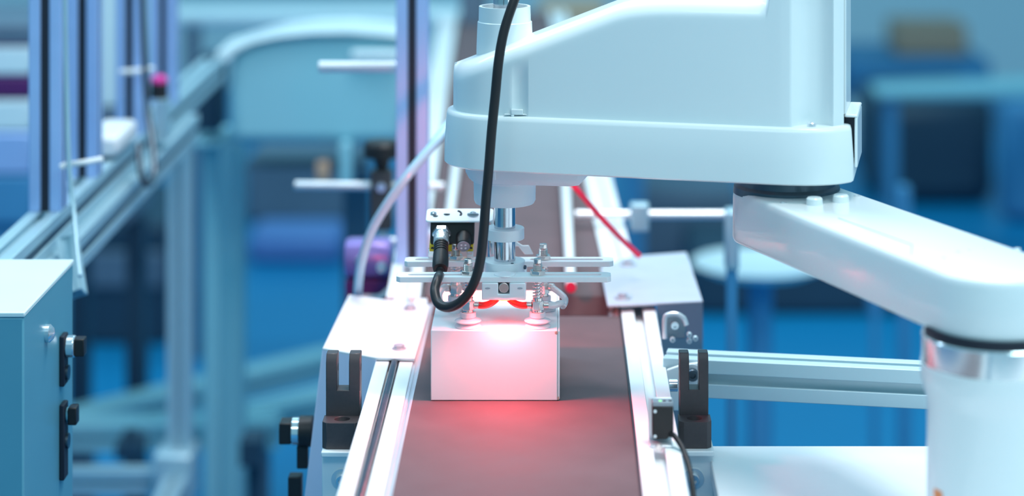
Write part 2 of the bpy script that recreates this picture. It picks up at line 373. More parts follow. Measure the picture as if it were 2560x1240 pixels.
# ------------------------------------------------------------------ photo sensor on the right rail
ps = thing('photo_sensor', 'small dark photoelectric sensor in a silver bracket standing on the right rail', 'sensor', (.0745, 1.604, .002))
A = P(1622, 995, 1.604); B = P(1680, 1104, 1.604)
x0, x1, zt, zb = A.x, B.x, A.z, B.z
MB().box((x0, 1.6045, zb), (x1, 1.6065, zt)).box((x0, 1.590, zb), (x1, 1.6065, zb + .0015)).build('mount_plate', 'steel', ps, bevel=.0004)
bx0, bx1, bz0, bz1 = x0 + .0022, x1 + .0006, zb + .0042, zt - .0036
MB().prism([(bx0, 1.595, bz0 + .001), (bx0 + .001, 1.595, bz0), (bx1 - .0045, 1.595, bz0), (bx1, 1.595, bz0 + .005), (bx1, 1.595, bz1), (bx0, 1.595, bz1)], (0, .0093, 0)).build('housing', 'black_plastic', ps, bevel=.0006)
MB().box((bx0, 1.5955, bz1), (bx1, 1.6043, bz1 + .0032)).build('cap', 'alu_dark', ps, bevel=.0004)
MB().lathe((bx0 + .0055, 1.598, bz1 + .0032), [(.0011, 0), (.0011, .0004), (0, .0008)], n=12).build('indicator_lamp', 'led_green', ps)
for dx in (.0085, .0125): MB().lathe((bx0 + dx, 1.598, bz1 + .0032), [(.0012, 0), (.0012, .0004), (.0006, .0005)], n=12).build('adjuster', 'slot_dark', ps)
for z in (bz1 - .0032, bz0 + .0022): MB().lathe((bx0 + .0018, 1.595, z), [(.0012, 0), (.0012, .0005), (.0009, .0007), (0, .0007)], n=16, d=(0, -1, 0)).build('rivet', 'sheet_white', ps)
mb = MB().cyl((.5 * (x0 + x1) - .002, 1.592, .002), (.5 * (x0 + x1) - .002, 1.592, zb + .0005), .0032, n=6); mb.cyl((.5 * (x0 + x1) - .002, 1.592 - .004, .0035), (.5 * (x0 + x1) - .002, 1.585, .0035), .0022, n=14)
mb.build('clamp_bolt', 'nickel', ps, bevel=.0003)
MB().tube([(bx1 - .003, 1.597, bz0 + .003), P(1686, 1090, 1.592), P(1707, 1122, 1.582), P(1722, 1165, 1.568), P(1732, 1220, 1.555), P(1737, 1300, 1.545), P(1738, 1400, 1.545)], .0019, n=12).build('cable', 'cable_black', ps)

# ------------------------------------------------------------------ crossbar and robot table
cb = tag(tslot(MB(), (.0886, 1.812, -.006), (.36, 1.763, -.006)).build('crossbar', 'alu_bar', loc=(.0886, 1.812, -.006), bevel=.0006),
         'horizontal slotted aluminium crossbar between the right rail and the robot column', 'crossbar')
rt = thing('robot_table', 'white table top below the robot column, at the right of the belt', 'table', (.45, 1.3, -.85))
MB().box((.1155, 0.9, -.050), (.95, 1.722, -.037)).build('table_top', 'sheet_white', rt, bevel=.0012)
MB().box((.1175, 0.92, -.11), (.93, 1.712, -.0501)).build('apron', 'alu_frame', rt)
for x in (.15, .90):
    for y in (.95, 1.68): tslot(MB(), (x, y, -.85), (x, y, -.11), .04, .04, up=(0, 1, 0)).build('leg', 'alu_frame', rt)

# ------------------------------------------------------------------ white carton
X0, X1 = -.0925, .0040; Y0, Y1 = 1.711, 1.836; ZT = .0530
bx = thing('carton', 'plain white carton on the belt under the suction cups', 'box', ((X0 + X1) / 2, (Y0 + Y1) / 2, 0))
MB().box((X0, Y0, .0003), (X1 - .0014, Y1, ZT)).build('body', 'carton_white', bx, bevel=.0007)
MB().box((X1 - .0012, Y0 + .0012, .0010), (X1 + .0003, Y1 - .001, ZT - .0008)).build('end_flap', 'carton_white', bx, bevel=.0004)
MB().box((X1 - .0035, Y0 + .0002, .0008), (X1 - .0003, Y0 + .003, .0030)).build('tuck_slot', 'carton_edge', bx)
MB().lathe((X1 - .0022, Y0 - .0001, ZT - .0018), [(.0013, 0), (.001, .0003), (0, .0003)], n=10, d=(0, -1, 0)).build('torn_corner', 'carton_edge', bx)

# ------------------------------------------------------------------ robot
NX, NY = -.0377, 1.745          # quill axis
EX, EY = .174, 1.705            # elbow axis
QX, QY = .281, 1.451            # base axis
rb = thing('scara_robot', 'white four-axis robot with a big tapered arm reaching over the conveyor', 'robot', (QX, QY, -.037))
ax = Vector((EX - NX, EY - NY)); AL = ax.length; ax.normalize(); nv = Vector((ax.y, -ax.x))   # nv: towards the camera
if nv.y > 0: nv = -nv
def arm_w(u, r0, r1):
    """half width of the arm at distance u from the quill axis"""
    k = (r1 - r0) / AL
    if u < 0:
        return math.sqrt(max(0.0, r0 * r0 - u * u))
    if u > AL:
        t = min(1.0, (u - AL) / r1); return r1 * (1 - t ** 2.6) ** (1 / 2.6)
    return r0 + k * u
def arm_sections(r0, r1, uend, groove=None, dense=()):
    us = [-r0 * math.cos(a) for a in [i * (PI / 2) / 14 for i in range(15)]]
    us += [AL * i / 40 for i in range(1, 41)]
    us += [AL + (uend - AL) * math.sin(a) for a in [i * (PI / 2) / 12 for i in range(1, 13)]]
    us = sorted(us + list(dense))
    out = []
    for u in us:
        w = arm_w(u, r0, r1); g = groove(u) if groove else 0
        out.append((u, w, max(w - g, 0.0005)))
    return out
def pt(u, v, z): 
    p = Vector((NX, NY)) + ax * u + nv * v
    return Vector((p.x, p.y, z))
# lower shell (skirt)
mb = MB(); rings = []
zb_, zt_, rr = .174, .2152, .0040
for z, off in [(zb_, -.0015), (zb_ + .0012, 0), (.19, -.0003), (zt_ - rr, -.0018), (zt_ - rr * .3, -.0026), (zt_ - rr * .06, -.0045), (zt_, -.0075)]:
    sec = arm_sections(.0462 + off, .0590 + off, AL + .0515 + off)
    rings.append([pt(u, w, z) for u, w, g in sec] + [pt(u, -w, z) for u, w, g in reversed(sec)])
mb.rings(rings); shell = mb.build('arm_lower_shell', 'robot_white', rb, smooth=50)
# upper cover: loft of arches along the arm
def hcov(u):
    z = .2465 + (u + .040) * .40
    if u > .094 - .01: pass
    z = min(z, .2975 + 0.0 * u)
    k = (u - .0885) ; 
    # soft knee
    zs = .2465 + (u + .040) * .40
    z = zs if zs < .299 else .299 + .0075 * (1 - math.exp(-(zs - .299) / .0075))
    t = min(1, max(0, (u - .2040) / .012)); t = t * t * (3 - 2 * t)
    return z + t * .085
def groove(u):
    g = 0.0
    c, w = .0200, .0062
    if abs(u - c) < w: g = max(g, .0030 * math.cos((u - c) / w * PI / 2) ** .8)
    c, w = .2380, .0145
    if abs(u - c) < w: g = max(g, .0125 * (1 - abs((u - c) / w) ** 2.6))
    return g
dense = [.0200 + .0066 * i / 8 for i in range(-8, 9)] + [.2380 + .0150 * i / 16 for i in range(-16, 17)] + [.2040 + .012 * i / 6 for i in range(7)]
off = -.0068
sec = arm_sections(.0462 + off, .0590 + off - .0005, AL + .0445, groove, dense)
rings = []
for u, w, g in sec:
    h = hcov(u); r = min(.015, w * .9); z0 = .2140; rng = []
    ins = .0016 * max(0, (h - .2140)) / .08          # slight draft
    def prof(wv, sgn, full):
        q = []
        zr = h - r; k = ins / max(1e-6, zr - z0)
        for z in (z0, z0 + .25 * (zr - z0), z0 + .5 * (zr - z0), max(z0 + .55 * (zr - z0), zr - .012)): q.append((wv - k * (z - z0), z))
        fu = wv * .25 + full * .75
        q.append((fu - k * (zr - .004 - z0), max(zr - .004, z0 + .6 * (zr - z0)))); q.append((full - ins, zr))
        for a in (.15, .3, .6, .9, 1.2, 1.4): q.append((full - ins - r * (1 - math.cos(a)), h - r + r * math.sin(a)))
        q.append((max(0.0, full - ins - r), h))
        return [(v * sgn, z) for v, z in q]
    top = prof(g, 1, w) + [(max(0, (w - ins - r)) * .4, h + .0010), (0, h + .0013)] + [(-max(0, (w - ins - r)) * .4, h + .0010)] + list(reversed(prof(w, -1, w)))
    rings.append([pt(u, v, z) for v, z in top])
mb = MB(); mb.rings(rings, closed=False, caps=False)
mb.f.append(tuple(range(len(rings[-1])))) 
cover = mb.build('arm_cover', 'robot_white', rb, smooth=50)
gv = pt(.2375, arm_w(.2375, .0394, .0517) - .004, .2152)
MB().lathe(gv, [(.0032, 0), (.0032, .0022), (.0024, .0030), (.0012, .0030), (.0012, .0018), (0, .0018)], n=18).build('cover_screw', 'steel', rb)
gv = pt(.0180, arm_w(.018, .0394, .0517) + .0002, .2165)
mb = MB().box(gv + Vector((-.0045, -.0012, 0)), gv + Vector((.0045, .004, .0038))); mb.box(gv + Vector((-.0045, -.0012, -.0018)), gv + Vector((-.0022, .003, 0)))
mb.box(gv + Vector((-.0095, -.0006, -.0004)), gv + Vector((.0105, .002, .0004)))
mb.build('cover_clip', 'robot_white', rb, bevel=.0006)
# rear panel at the elbow end
rp = pt(AL + .0535, 0, .18)
e = pt(AL + .0505, 0, 0)
mb = MB()
dxy = Vector((ax.x, ax.y, 0)); nn = Vector((nv.x, nv.y, 0))
def slab(u0, u1, v0, v1, z0, z1, mb):
    c = [(u0, v0), (u1, v0), (u1, v1), (u0, v1)]
    mb.hexa([pt(u, v, z0) for u, v in c], [pt(u, v, z1) for u, v in c])
mb = MB(); slab(AL + .0520, AL + .0542, -.030, .030, .1835, .2200, mb); slab(AL + .0445, AL + .0542, -.030, .030, .2200, .2222, mb); slab(AL + .0405, AL + .0460, -.030, .030, .2222, .40, mb)
mb.build('rear_panel', 'robot_white', rb, bevel=.001)
mb = MB(); slab(AL + .044, AL + .0518, -.026, .026, .190, .2198, mb); mb.build('rear_gasket', 'slot_dark', rb)
# quill tube above, bearing housing below
MB().lathe((NX, NY, 0), [(.0218, .240), (.0216, .262), (.0208, .2806), (.0200, .2812), (.0197, .2925), (.0176, .2925), (.0174, .25), (.0001, .25)], n=48).build('quill_tube', 'robot_white', rb, smooth=40)
MB().cyl((NX - .001, NY, .25), (NX - .001, NY, .36), .0078, n=28).build('spline_shaft', 'shaft_steel', rb)
# underside plate
mb = MB(); rings = []
for z, o_ in [(.1745, .0), (.166, -.0005), (.1615, -.003), (.1606, -.006)]:
    sec = []
    for i in range(25):
        a = -PI / 2 - PI * i / 24; sec.append(pt(.0305 * math.cos(a) * 1.0 * (1 + o_ / .03), (.0305 + o_) * math.sin(a), z))
    ue = .066 + o_ * 1.5
    sec += [pt(ue - .004, .0285 + o_, z), pt(ue, .0245 + o_, z), pt(ue, -.0245 - o_, z), pt(ue - .004, -.0285 - o_, z)]
    rings.append(sec)
mb.rings(rings); mb.build('underside_plate', 'robot_white_soft', rb, smooth=40)
MB().lathe((NX, NY, 0), [(.0262, .1620), (.0258, .1600), (.0238, .1590), (.0236, .1445), (.0224, .1422), (.010, .1415), (.0001, .1415)], n=48).build('bearing_housing', 'robot_white_soft', rb, smooth=40)
c = pt(-.004, .0300, .167); MB().box(c + Vector((-.003, -.003, -.002)), c + Vector((.0035, .003, .0065))).build('underside_lug', 'robot_white_soft', rb, bevel=.0008)
# elbow disc and inner arm
MB().lathe((EX, EY, 0), [(.0400, .158), (.0395, .163), (.0372, .165), (.0372, .1745)], n=56).build('elbow_disc', 'dark_steel', rb, smooth=40)
d2 = Vector((QX - EX, QY - EY)); L2 = d2.length; d2.normalize(); n2 = Vector((-d2.y, d2.x))
def stad(r0, r1, z, n=22, o_=0.0):
    out = []
    for i in range(n + 1):
        a = PI / 2 + PI * i / n; v = Vector((EX, EY)) + d2 * ((r0 + o_) * math.cos(a)) + n2 * ((r0 + o_) * math.sin(a)); out.append(Vector((v.x, v.y, z)))
    for i in range(n + 1):
        a = -PI / 2 + PI * i / n; v = Vector((QX, QY)) + d2 * ((r1 + o_) * math.cos(a)) + n2 * ((r1 + o_) * math.sin(a)); out.append(Vector((v.x, v.y, z)))
    return out
rings = [stad(.0405, .0425, z, o_=o) for z, o in [(.1212, -.0035), (.1225, -.0008), (.125, 0), (.155, -.0004), (.1588, -.0010), (.1604, -.0024), (.1610, -.0045)]]
MB().rings(rings).build('inner_arm', 'robot_white', rb, smooth=50)
# recessed dark ring round the elbow disc, bosses, screw holes
MB().lathe((EX, EY, 0), [(.0385, .1605), (.0385, .1616), (.0360, .1616), (.0360, .1605)], n=48).build('elbow_seal', 'slot_dark', rb)
for px, py in ((2036, 497), (2102, 490)):
    c = PZ(px, py + 14, .161); MB().lathe(c, [(.0062, -.001), (.0058, .0042), (.0048, .0052), (.0001, .0052)], n=24).build('arm_boss', 'robot_white', rb)
for px, py in ((1958, 507), (2143, 490)):
    c = PZ(px, py, .161); MB().lathe(c, [(.0026, -.001), (.0026, .0003), (.0016, .0003), (.0014, -.0004), (0, -.0004)], n=16).build('arm_screw', 'steel', rb)
for px, py in ((2360, 645), (2366, 664), (2388, 673), (2418, 681), (2396, 629), (2424, 624), (2462, 620), (2544, 622), (2499, 692)):
    c = PZ(px, py, .1610); MB().lathe(c, [(.0020, -.001), (.0020, .00025), (.0012, .00025), (.0011, -.0004), (0, -.0004)], n=14).build('arm_plug', 'cabinet_top', rb)
# panel joint on the inner arm top
j0, j1, j2 = PZ(2095, 545, .1611), PZ(2280, 612, .1611), PZ(2278, 638, .1611)
MB().tube([j0, j1], .00022, n=6, sub=1).build('panel_joint', 'machine_grey', rb); MB().tube([j1, j2], .00022, n=6, sub=1).build('panel_joint', 'machine_grey', rb)
# base column
MB().lathe((QX, QY, 0), [(.0445, .1165), (.0445, .1235)], n=64).build('column_gap', 'slot_dark', rb)
MB().lathe((QX, QY, 0), [(.0470, .1005), (.0470, .1170), (.0462, .1180)], n=64).build('column_ring', 'chrome', rb)
MB().lathe((QX, QY, 0), [(.0500, -.037), (.0500, -.030), (.0435, -.026), (.0432, .074), (.0440, .078), (.0462, .086), (.0474, .090), (.0474, .1000), (.0466, .1006)], n=64).build('column', 'robot_white', rb, smooth=50)
a0 = math.radians(198)
mb = MB(); rg = []
for z in (.0080, .0240):
    rg.append([Vector((QX + .0437 * math.cos(a0 + i * .035), QY + .0437 * math.sin(a0 + i * .035), z)) for i in range(7)] + [Vector((QX + .0425 * math.cos(a0 + i * .035), QY + .0425 * math.sin(a0 + i * .035), z)) for i in range(6, -1, -1)])
mb.rings(rg).build('warning_label', 'orange', rb)
mb = MB(); rg = []
for z in (-.022, .0072):
    rg.append([Vector((QX + .0437 * math.cos(a0 + i * .035), QY + .0437 * math.sin(a0 + i * .035), z)) for i in range(7)] + [Vector((QX + .0425 * math.cos(a0 + i * .035), QY + .0425 * math.sin(a0 + i * .035), z)) for i in range(6, -1, -1)])
mb.rings(rg).build('column_label', 'sheet_white', rb)

# ------------------------------------------------------------------ suction gripper
gr = thing('suction_gripper', 'silver slotted-bar gripper with four clear suction cups hanging from the robot shaft', 'gripper', (NX, NY, .0755))
MB().cyl((NX, NY, .088), (NX, NY, .1412), .0081, n=36).build('shaft', 'shaft_steel', gr)
MB().lathe((NX, NY, 0), [(.0081, .1146), (.0146, .1146), (.0149, .1150), (.0149, .1226), (.0146, .1230), (.0081, .1230)], n=44, closed_prof=True).build('stop_collar', 'hub_alu', gr)
MB().lathe((NX, NY, 0), [(.0081, .0885), (.0153, .0885), (.0155, .089), (.0155, .0976), (.0152, .098), (.0081, .098)], n=44, closed_prof=True).build('clamp_hub', 'hub_alu', gr)
hb = Vector((NX + .0150, NY - .004, .0935)); MB().cyl(hb, hb + Vector((.0012, -.0004, 0)), .0016, n=14).build('clamp_screw', 'dark_steel', gr)
MB().lathe((NX + .006, NY - .0115, .098), [(.0011, 0), (.0011, .0003), (0, .0003)], n=10).build('clamp_pin', 'dark_steel', gr)
def slotted(x0, x1, yc, zt, w, t, slots):
    """flat bar with rounded ends and long slots, as one mesh"""
    mb = MB(); hw = w / 2; sw = .0030; ch = .0028
    # strips: front, back, and bridges between slots
    outline = [(x0 + ch, yc - hw), (x1 - ch, yc - hw), (x1, yc - hw + ch), (x1, yc + hw - ch), (x1 - ch, yc + hw), (x0 + ch, yc + hw), (x0, yc + hw - ch), (x0, yc - hw + ch)]
    bm = bmesh.new()
    def face(loop, z): return [bm.verts.new((x, y, z)) for x, y in loop]
    loops = [outline]
    for s0, s1 in slots:
        lp = []
        for i in range(9):
            a = PI / 2 + PI * i / 8; lp.append((s0 + sw + sw * math.cos(a), yc + sw * math.sin(a)))
        for i in range(9):
            a = -PI / 2 + PI * i / 8; lp.append((s1 - sw + sw * math.cos(a), yc + sw * math.sin(a)))
        loops.append(lp)
    tops = []; bots = []
    for lp in loops:
        tv = face(lp, zt); bv = face(lp, zt - t); n = len(lp)
        te = [bm.edges.new((tv[i], tv[(i + 1) % n])) for i in range(n)]; be = [bm.edges.new((bv[i], bv[(i + 1) % n])) for i in range(n)]
        for i in range(n): bm.faces.new((tv[i], tv[(i + 1) % n], bv[(i + 1) % n], bv[i]))
        tops += te; bots += be
    bmesh.ops.triangle_fill(bm, edges=tops, use_beauty=True); bmesh.ops.triangle_fill(bm, edges=bots, use_beauty=True)
    bm.verts.index_update()
    mb.add([v.co.copy() for v in bm.verts], [tuple(v.index for v in f.verts) for f in bm.faces]); bm.free()
    return mb
def pxX(px, Y): return (px - CX) * Y / F
YF, YB, ZP = 1.7220, 1.7730, .0924
slotted(pxX(992, YF), pxX(1527, YF), YF, ZP, .0165, .0042, [(pxX(1020, YF), pxX(1185, YF)), (pxX(1330, YF), pxX(1503, YF))]).build('front_bar', 'alu', gr, bevel=.0004)
slotted(pxX(1012, YB), pxX(1533, YB), YB, ZP, .0165, .0042, [(pxX(1038, YB), pxX(1200, YB)), (pxX(1325, YB), pxX(1508, YB))]).build('rear_bar', 'alu', gr, bevel=.0004)
cxp = NX
MB().lathe((pxX(1262, YF), YF - .001, ZP), [(.0081, 0), (.0078, .0006), (.0055, .0014), (.0001, .0018)], n=36).build('bar_cap', 'hub_alu', gr)
bw = .0165
MB().prism([(cxp - bw, 1.7125, .0752), (cxp + bw, 1.7125, .0752), (cxp + bw, 1.7125, .0881), (cxp + .0042, 1.7125, .0881), (cxp + .0042, 1.7125, .0797), (cxp - .0042, 1.7125, .0797), (cxp - .0042, 1.7125, .0881), (cxp - bw, 1.7125, .0881)], (0, .070, 0)).build('center_block', 'hub_alu', gr, bevel=.0008)
MB().cyl((cxp, 1.7135, .0842), (cxp, 1.722, .0842), .0038, n=20).build('block_bolt', 'nickel', gr, bevel=.0004)
for s in (-1, 1):
    mb = MB().lathe((cxp + s * .0122, 1.7124, .0842), [(.0020, 0), (.0020, .0002), (0, .0002)], n=16, d=(0, -1, 0))
    for v in mb.v: v.z = .0842 + (v.z - .0842) * .35
    mb.build('block_hole', 'bolt_grey', gr)
glow_disc = MB().lathe((cxp, 1.7210, .0752), [(.0060, 0), (.0055, -.0012), (.0001, -.0020)], n=24).build('added_glow_disc', 'glow_red', gr)  # glowing disc added under the block as origin of the red glow
def cup(x, y):
    r = bpy.data.objects.new('suction_cup', None); COL.objects.link(r); r.parent = gr; r.empty_display_size = .01
    r['_o'] = gr['_o']
    MB().lathe((x, y, 0), [(.0044, .0640), (.0060, .0640), (.0060, .0606), (.0052, .0597), (.0074, .0590), (.0098, .0580), (.0101, .0576), (.0097, .0571), (.0072, .0558), (.0097, .0543), (.0101, .0537), (.0099, .0531), (.0090, .0531), (.0060, .0548), (.0044, .0570)], n=32, closed_prof=True).build('bellows', 'clear_cup', r, smooth=40)
    MB().cyl((x, y, .0575), (x, y, .0662), .0040, n=20).build('nipple', 'nickel', r)
    MB().cyl((x, y, .0660), (x, y, .0728), .0052, n=6, rot=.26).build('fitting', 'nickel', r, bevel=.0004)
    MB().cyl((x, y, .0728), (x, y, .0882), .0021, n=16).build('rod', 'chrome', r)
    MB().cyl((x, y, .0728), (x, y, .0748), .0038, n=18).cyl((x, y, .0868), (x, y, .0881), .0040, n=18).build('spring_seat', 'nickel', r)
    MB().helix((x, y, 0), .0036, .0748, .0868, 5, .00042).build('spring', 'nickel', r, smooth=60)
    MB().cyl((x, y, ZP), (x, y, ZP + .0034), .0060, n=6, rot=.3).build('lock_nut', 'nickel', r, bevel=.0004)
    prof = [(.0034, ZP + .0034)]
    for i in range(5): prof += [(.0036, ZP + .0036 + i * .0009), (.0032, ZP + .0040 + i * .0009)]
    prof += [(.0034, ZP + .0082), (.0001, ZP + .0082)]
    MB().lathe((x, y, 0), prof, n=20).build('threaded_stem', 'nickel', r, smooth=20)
    MB().cyl((x, y, ZP + .0082), (x, y, ZP + .0120), .0033, n=6, rot=.5).build('cap_nut', 'nickel', r, bevel=.0005)
    return r
XL, XR = pxX(1170, YF), pxX(1344, YF); XBL, XBR = pxX(1139, YB), pxX(1358, YB)
for x, y in ((XL, YF), (XR, YF), (XBL, YB), (XBR, YB)): cup(x, y)
def stub(a, b, r, m): return MB().cyl(a, b, r, n=16).build('hose_stub', m, gr, bevel=.0003)
zf = .0692
stub((XR + .0045, YF, zf), (XR + .0085, YF, zf), .0026, 'nickel'); stub((XR - .0085, YF, zf), (XR - .0045, YF, zf), .0026, 'nickel')
stub((XL + .0045, YF, zf), (XL + .0085, YF, zf), .0026, 'nickel')
stub((XBR + .0045, YB, .0705), (XBR + .0085, YB - .001, .0705), .0030, 'nickel'); stub((XBL - .0085, YB, .0700), (XBL - .0045, YB, .0700), .0030, 'nickel')
MB().tube([(XR + .0075, YF, zf), (XR + .013, YF, zf), (XR + .018, YF + .002, zf + .001), P(1408, 765, 1.738), P(1413, 748, 1.748), P(1400, 733, 1.760), P(1385, 722, 1.768), (XBR + .0075, YB - .001, .0705)], .0024, n=14).build('clear_hose', 'clear_hose', gr)
MB().tube([(XBL - .0070, YB, .0700), P(1110, 718, 1.766), P(1099, 735, 1.756), P(1102, 757, 1.744), P(1122, 772, 1.734), P(1145, 776, 1.728), (XL - .0040, YF + .001, zf)], .0024, n=14).build('clear_hose', 'clear_hose', gr)
for s, x in ((1, XL), (-1, XR)):
    MB().tube([(x + s * .0075, YF, zf), (x + s * .012, YF, zf - .0002), (x + s * .017, YF + .002, zf + .0008), (x + s * .0215, YF + .006, zf + .0035), (x + s * .0235, YF + .010, .0752)], .0026, n=14).build('red_hose', 'red_hose', gr)
# bent bracket plates behind the shaft
y = 1.790
A = [P(1290, 604, y), P(1306, 614, y), P(1322, 614, y), P(1334, 637, y - .01), P(1312, 637, y - .01), P(1288, 610, y)]
MB().prism([(p.x, y, p.z) for p in [P(1284, 600, y), P(1306, 614, y), P(1322, 614, y), P(1333, 636, y), P(1312, 636, y), P(1296, 616, y), P(1284, 616, y)]], (0, .0018, 0)).build('rear_bracket', 'alu', gr, bevel=.0003)
MB().cyl((pxX(1232, 1.79), 1.79, .080), (pxX(1232, 1.79), 1.79, .112), .0040, n=18).build('guide_pin', 'shaft_steel', gr)
# red spot added under the gripper to make the red glow
pl = bpy.data.lights.new('added_red_spot', 'SPOT'); pl.spot_size = math.radians(165); pl.spot_blend = 0.6; pl.energy = 1.2; pl.color = (1.0, 0.10, 0.13); pl.shadow_soft_size = 0.012
plo = bpy.data.objects.new('added_red_spot', pl); COL.objects.link(plo); plo.location = (NX + .002, 1.706, .0745 + BZ); plo.rotation_euler = (math.radians(-25), 0, 0)

# ------------------------------------------------------------------ scanner on the gripper bar
sc = thing('barcode_scanner', 'black scanner with a yellow foot and silver top plate behind the gripper bars', 'scanner', (pxX(1130, 1.79), 1.79, ZP))
TLT = math.radians(16); ct, st = math.cos(TLT), math.sin(TLT)
SO = Vector((pxX(1130, 1.776), 1.776, .108))     # middle of the connector face
def sp(x, y, z):      # scanner frame: x right, y back, z up, tilted front-down
    return SO + Vector((x, y * ct + z * st * 0.0 + 0, 0)) + Vector((0, z * st, z * ct)) + Vector((0, 0, y * st))
def sbox(mb, a, b):
    x0, y0, z0 = a; x1, y1, z1 = b
    return mb.hexa([sp(x0, y0, z0), sp(x1, y0, z0), sp(x1, y1, z0), sp(x0, y1, z0)], [sp(x0, y0, z1), sp(x1, y0, z1), sp(x1, y1, z1), sp(x0, y1, z1)])
sbox(MB(), (-.0170, 0, -.0050), (.0172, .020, .0134)).build('housing', 'black_plastic', sc, bevel=.0012)
sbox(MB(), (-.0176, .0004, -.0104), (.0166, .020, -.0052)).build('base', 'yellow', sc, bevel=.0006)
for x in (-.0152, .0150): MB().cyl(sp(x, .0006, -.0078), sp(x, .0001, -.0078), .0011, n=12).build('base_hole', 'slot_dark', sc)
tpz = .0138
mb = MB(); xs0, xs1 = -.0206, .0320; rr = .003
lp = []
for (cx_, cy_, a_) in ((xs0 + rr, -.004 + rr, PI), (xs1 - rr, -.004 + rr, 1.5 * PI), (xs1 - rr, .0165 - rr, 0), (xs0 + rr, .0165 - rr, .5 * PI)):
    for i in range(5): lp.append(sp(cx_ + rr * math.cos(a_ + i * PI / 8), cy_ + rr * math.sin(a_ + i * PI / 8), tpz))
mb.prism(lp, (sp(0, 0, .0014) - sp(0, 0, 0))).build('top_plate', 'alu', sc, bevel=.0004)
nup = (sp(0, 0, 1) - sp(0, 0, 0)).normalized()
def on(x, y): return sp(x, y, tpz + .0014)
MB().lathe(on(-.0150, .007), [(.0026, 0), (.0026, .0004), (.0022, .0016), (.0001, .0022)], n=20, d=nup).build('plate_screw', 'chrome', sc)
MB().lathe(on(-.0133, .004), [(.0020, .0001), (.0020, .0003), (0, .0003)], n=16, d=nup).build('plate_hole', 'slot_dark', sc)
MB().lathe(on(-.0045, .007), [(.0025, .0001), (.0025, .0003), (0, .0003)], n=20, d=nup).build('plate_hole', 'slot_dark', sc)
MB().tube([on(.0040, .0120), on(.0058, .0105), on(.0068, .0075), on(.0062, .0045)], .0009, n=6, sub=4).build('plate_slot', 'slot_dark', sc)
MB().lathe(on(.0160, .0065), [(.0046, 0), (.0046, .0008), (.0020, .0008)], n=28, d=nup).build('plate_washer', 'steel', sc)
MB().lathe(on(.0160, .0065), [(.0026, .0008), (.0024, .0018), (.0001, .0026)], n=20, d=nup).build('plate_screw', 'chrome', sc)
sbox(MB(), (.0300, .000, -.004), (.0320, .016, tpz)).build('plate_fold', 'alu', sc, bevel=.0004)
for x in (-.0165, .0135):
    c = sp(x, .004, -.0104); MB().box((c.x - .002, c.y - .001, ZP), (c.x + .003, c.y + .006, c.z)).build('foot', 'chrome', sc, bevel=.0004)
cd = Vector((.02, -.88, -.47)).normalized()
c1 = sp(-.0082, .001, .0046)
MB().cyl(c1, c1 + cd * .0045, .0074, n=6).cyl(c1 + cd * .0045, c1 + cd * .007, .0062, n=20).build('socket', 'chrome', sc, bevel=.0005)
c2_ = sp(.0090, .002, .0008)
o = MB().cyl(c2_, c2_ + cd * .012, .0062, .0055, n=28).build('socket', 'black_plastic', sc, bevel=.0006)
e2 = c2_ + cd * .0121; dd, ss, uu = frame(cd)
MB().lathe(e2, [(.0050, 0), (.0050, .0003), (.0042, .0003), (.0042, .0001)], n=28, d=cd).build('socket_rim', 'alu_dark', o)
for i in range(4):
    a = PI / 4 + i * PI / 2; q = e2 + (ss * math.cos(a) + uu * math.sin(a)) * .0022
    MB().cyl(q, q + cd * .0006, .0008, n=8).build('pin', 'steel', o)

sbox(MB(), (-.012, .0198, -.002), (.012, .0206, .010)).build('added_glow_panel', 'glow_red', sc)  # glowing panel added on the scanner's rear
sl = bpy.data.lights.new('added_rear_spot', 'SPOT'); sl.energy = 1.7; sl.color = (1.0, .10, .07); sl.spot_size = math.radians(130); sl.spot_blend = .8; sl.shadow_soft_size = .008  # red spot added behind the scanner to redden the rear belt
slo = bpy.data.objects.new('added_rear_spot', sl); COL.objects.link(slo); q = sp(.002, .024, .004); slo.location = (q.x, q.y, q.z + BZ); slo.rotation_euler = (math.radians(52), 0, math.radians(-12))

# ------------------------------------------------------------------ black cable plugged into the scanner
ca = thing('sensor_cable', 'thick black cable hanging in a loop in front of the robot arm', 'cable', tuple(c1))
def al(t): return c1 + cd * t
MB().lathe(al(.0055), [(.0056, 0), (.0061, .001), (.0061, .0080), (.0054, .0090)], n=44, d=cd).build('knurled_nut', 'knurl', ca, smooth=20)
prof = [(.0048, .0140)]
for i in range(4): prof += [(.0057, .0150 + i * .0026), (.0057, .0166 + i * .0026), (.0052, .0168 + i * .0026), (.0052, .0174 + i * .0026)]
prof += [(.0059, .0262), (.0062, .034), (.0062, .040), (.0055, .0435), (.0040, .0440)]
MB().lathe(c1, prof, n=30, d=cd).build('plug_sleeve', 'black_plastic', ca, smooth=25)
MB().tube([al(.040), al(.050), P(1096, 693, 1.706), P(1087, 726, 1.694), P(1096, 758, 1.684), P(1122, 768, 1.676), P(1155, 752, 1.670), P(1183, 712, 1.668), P(1200, 655, 1.668), P(1209, 580, 1.668), P(1215, 500, 1.668), P(1222, 420, 1.668), P(1229, 330, 1.670), P(1238, 240, 1.672), P(1247, 150, 1.674), P(1261, 75, 1.678), P(1286, 0, 1.683), P(1310, -60, 1.69), P(1330, -140, 1.70)],
          .0036, n=20, sub=8).build('cord', 'cable_black', ca)

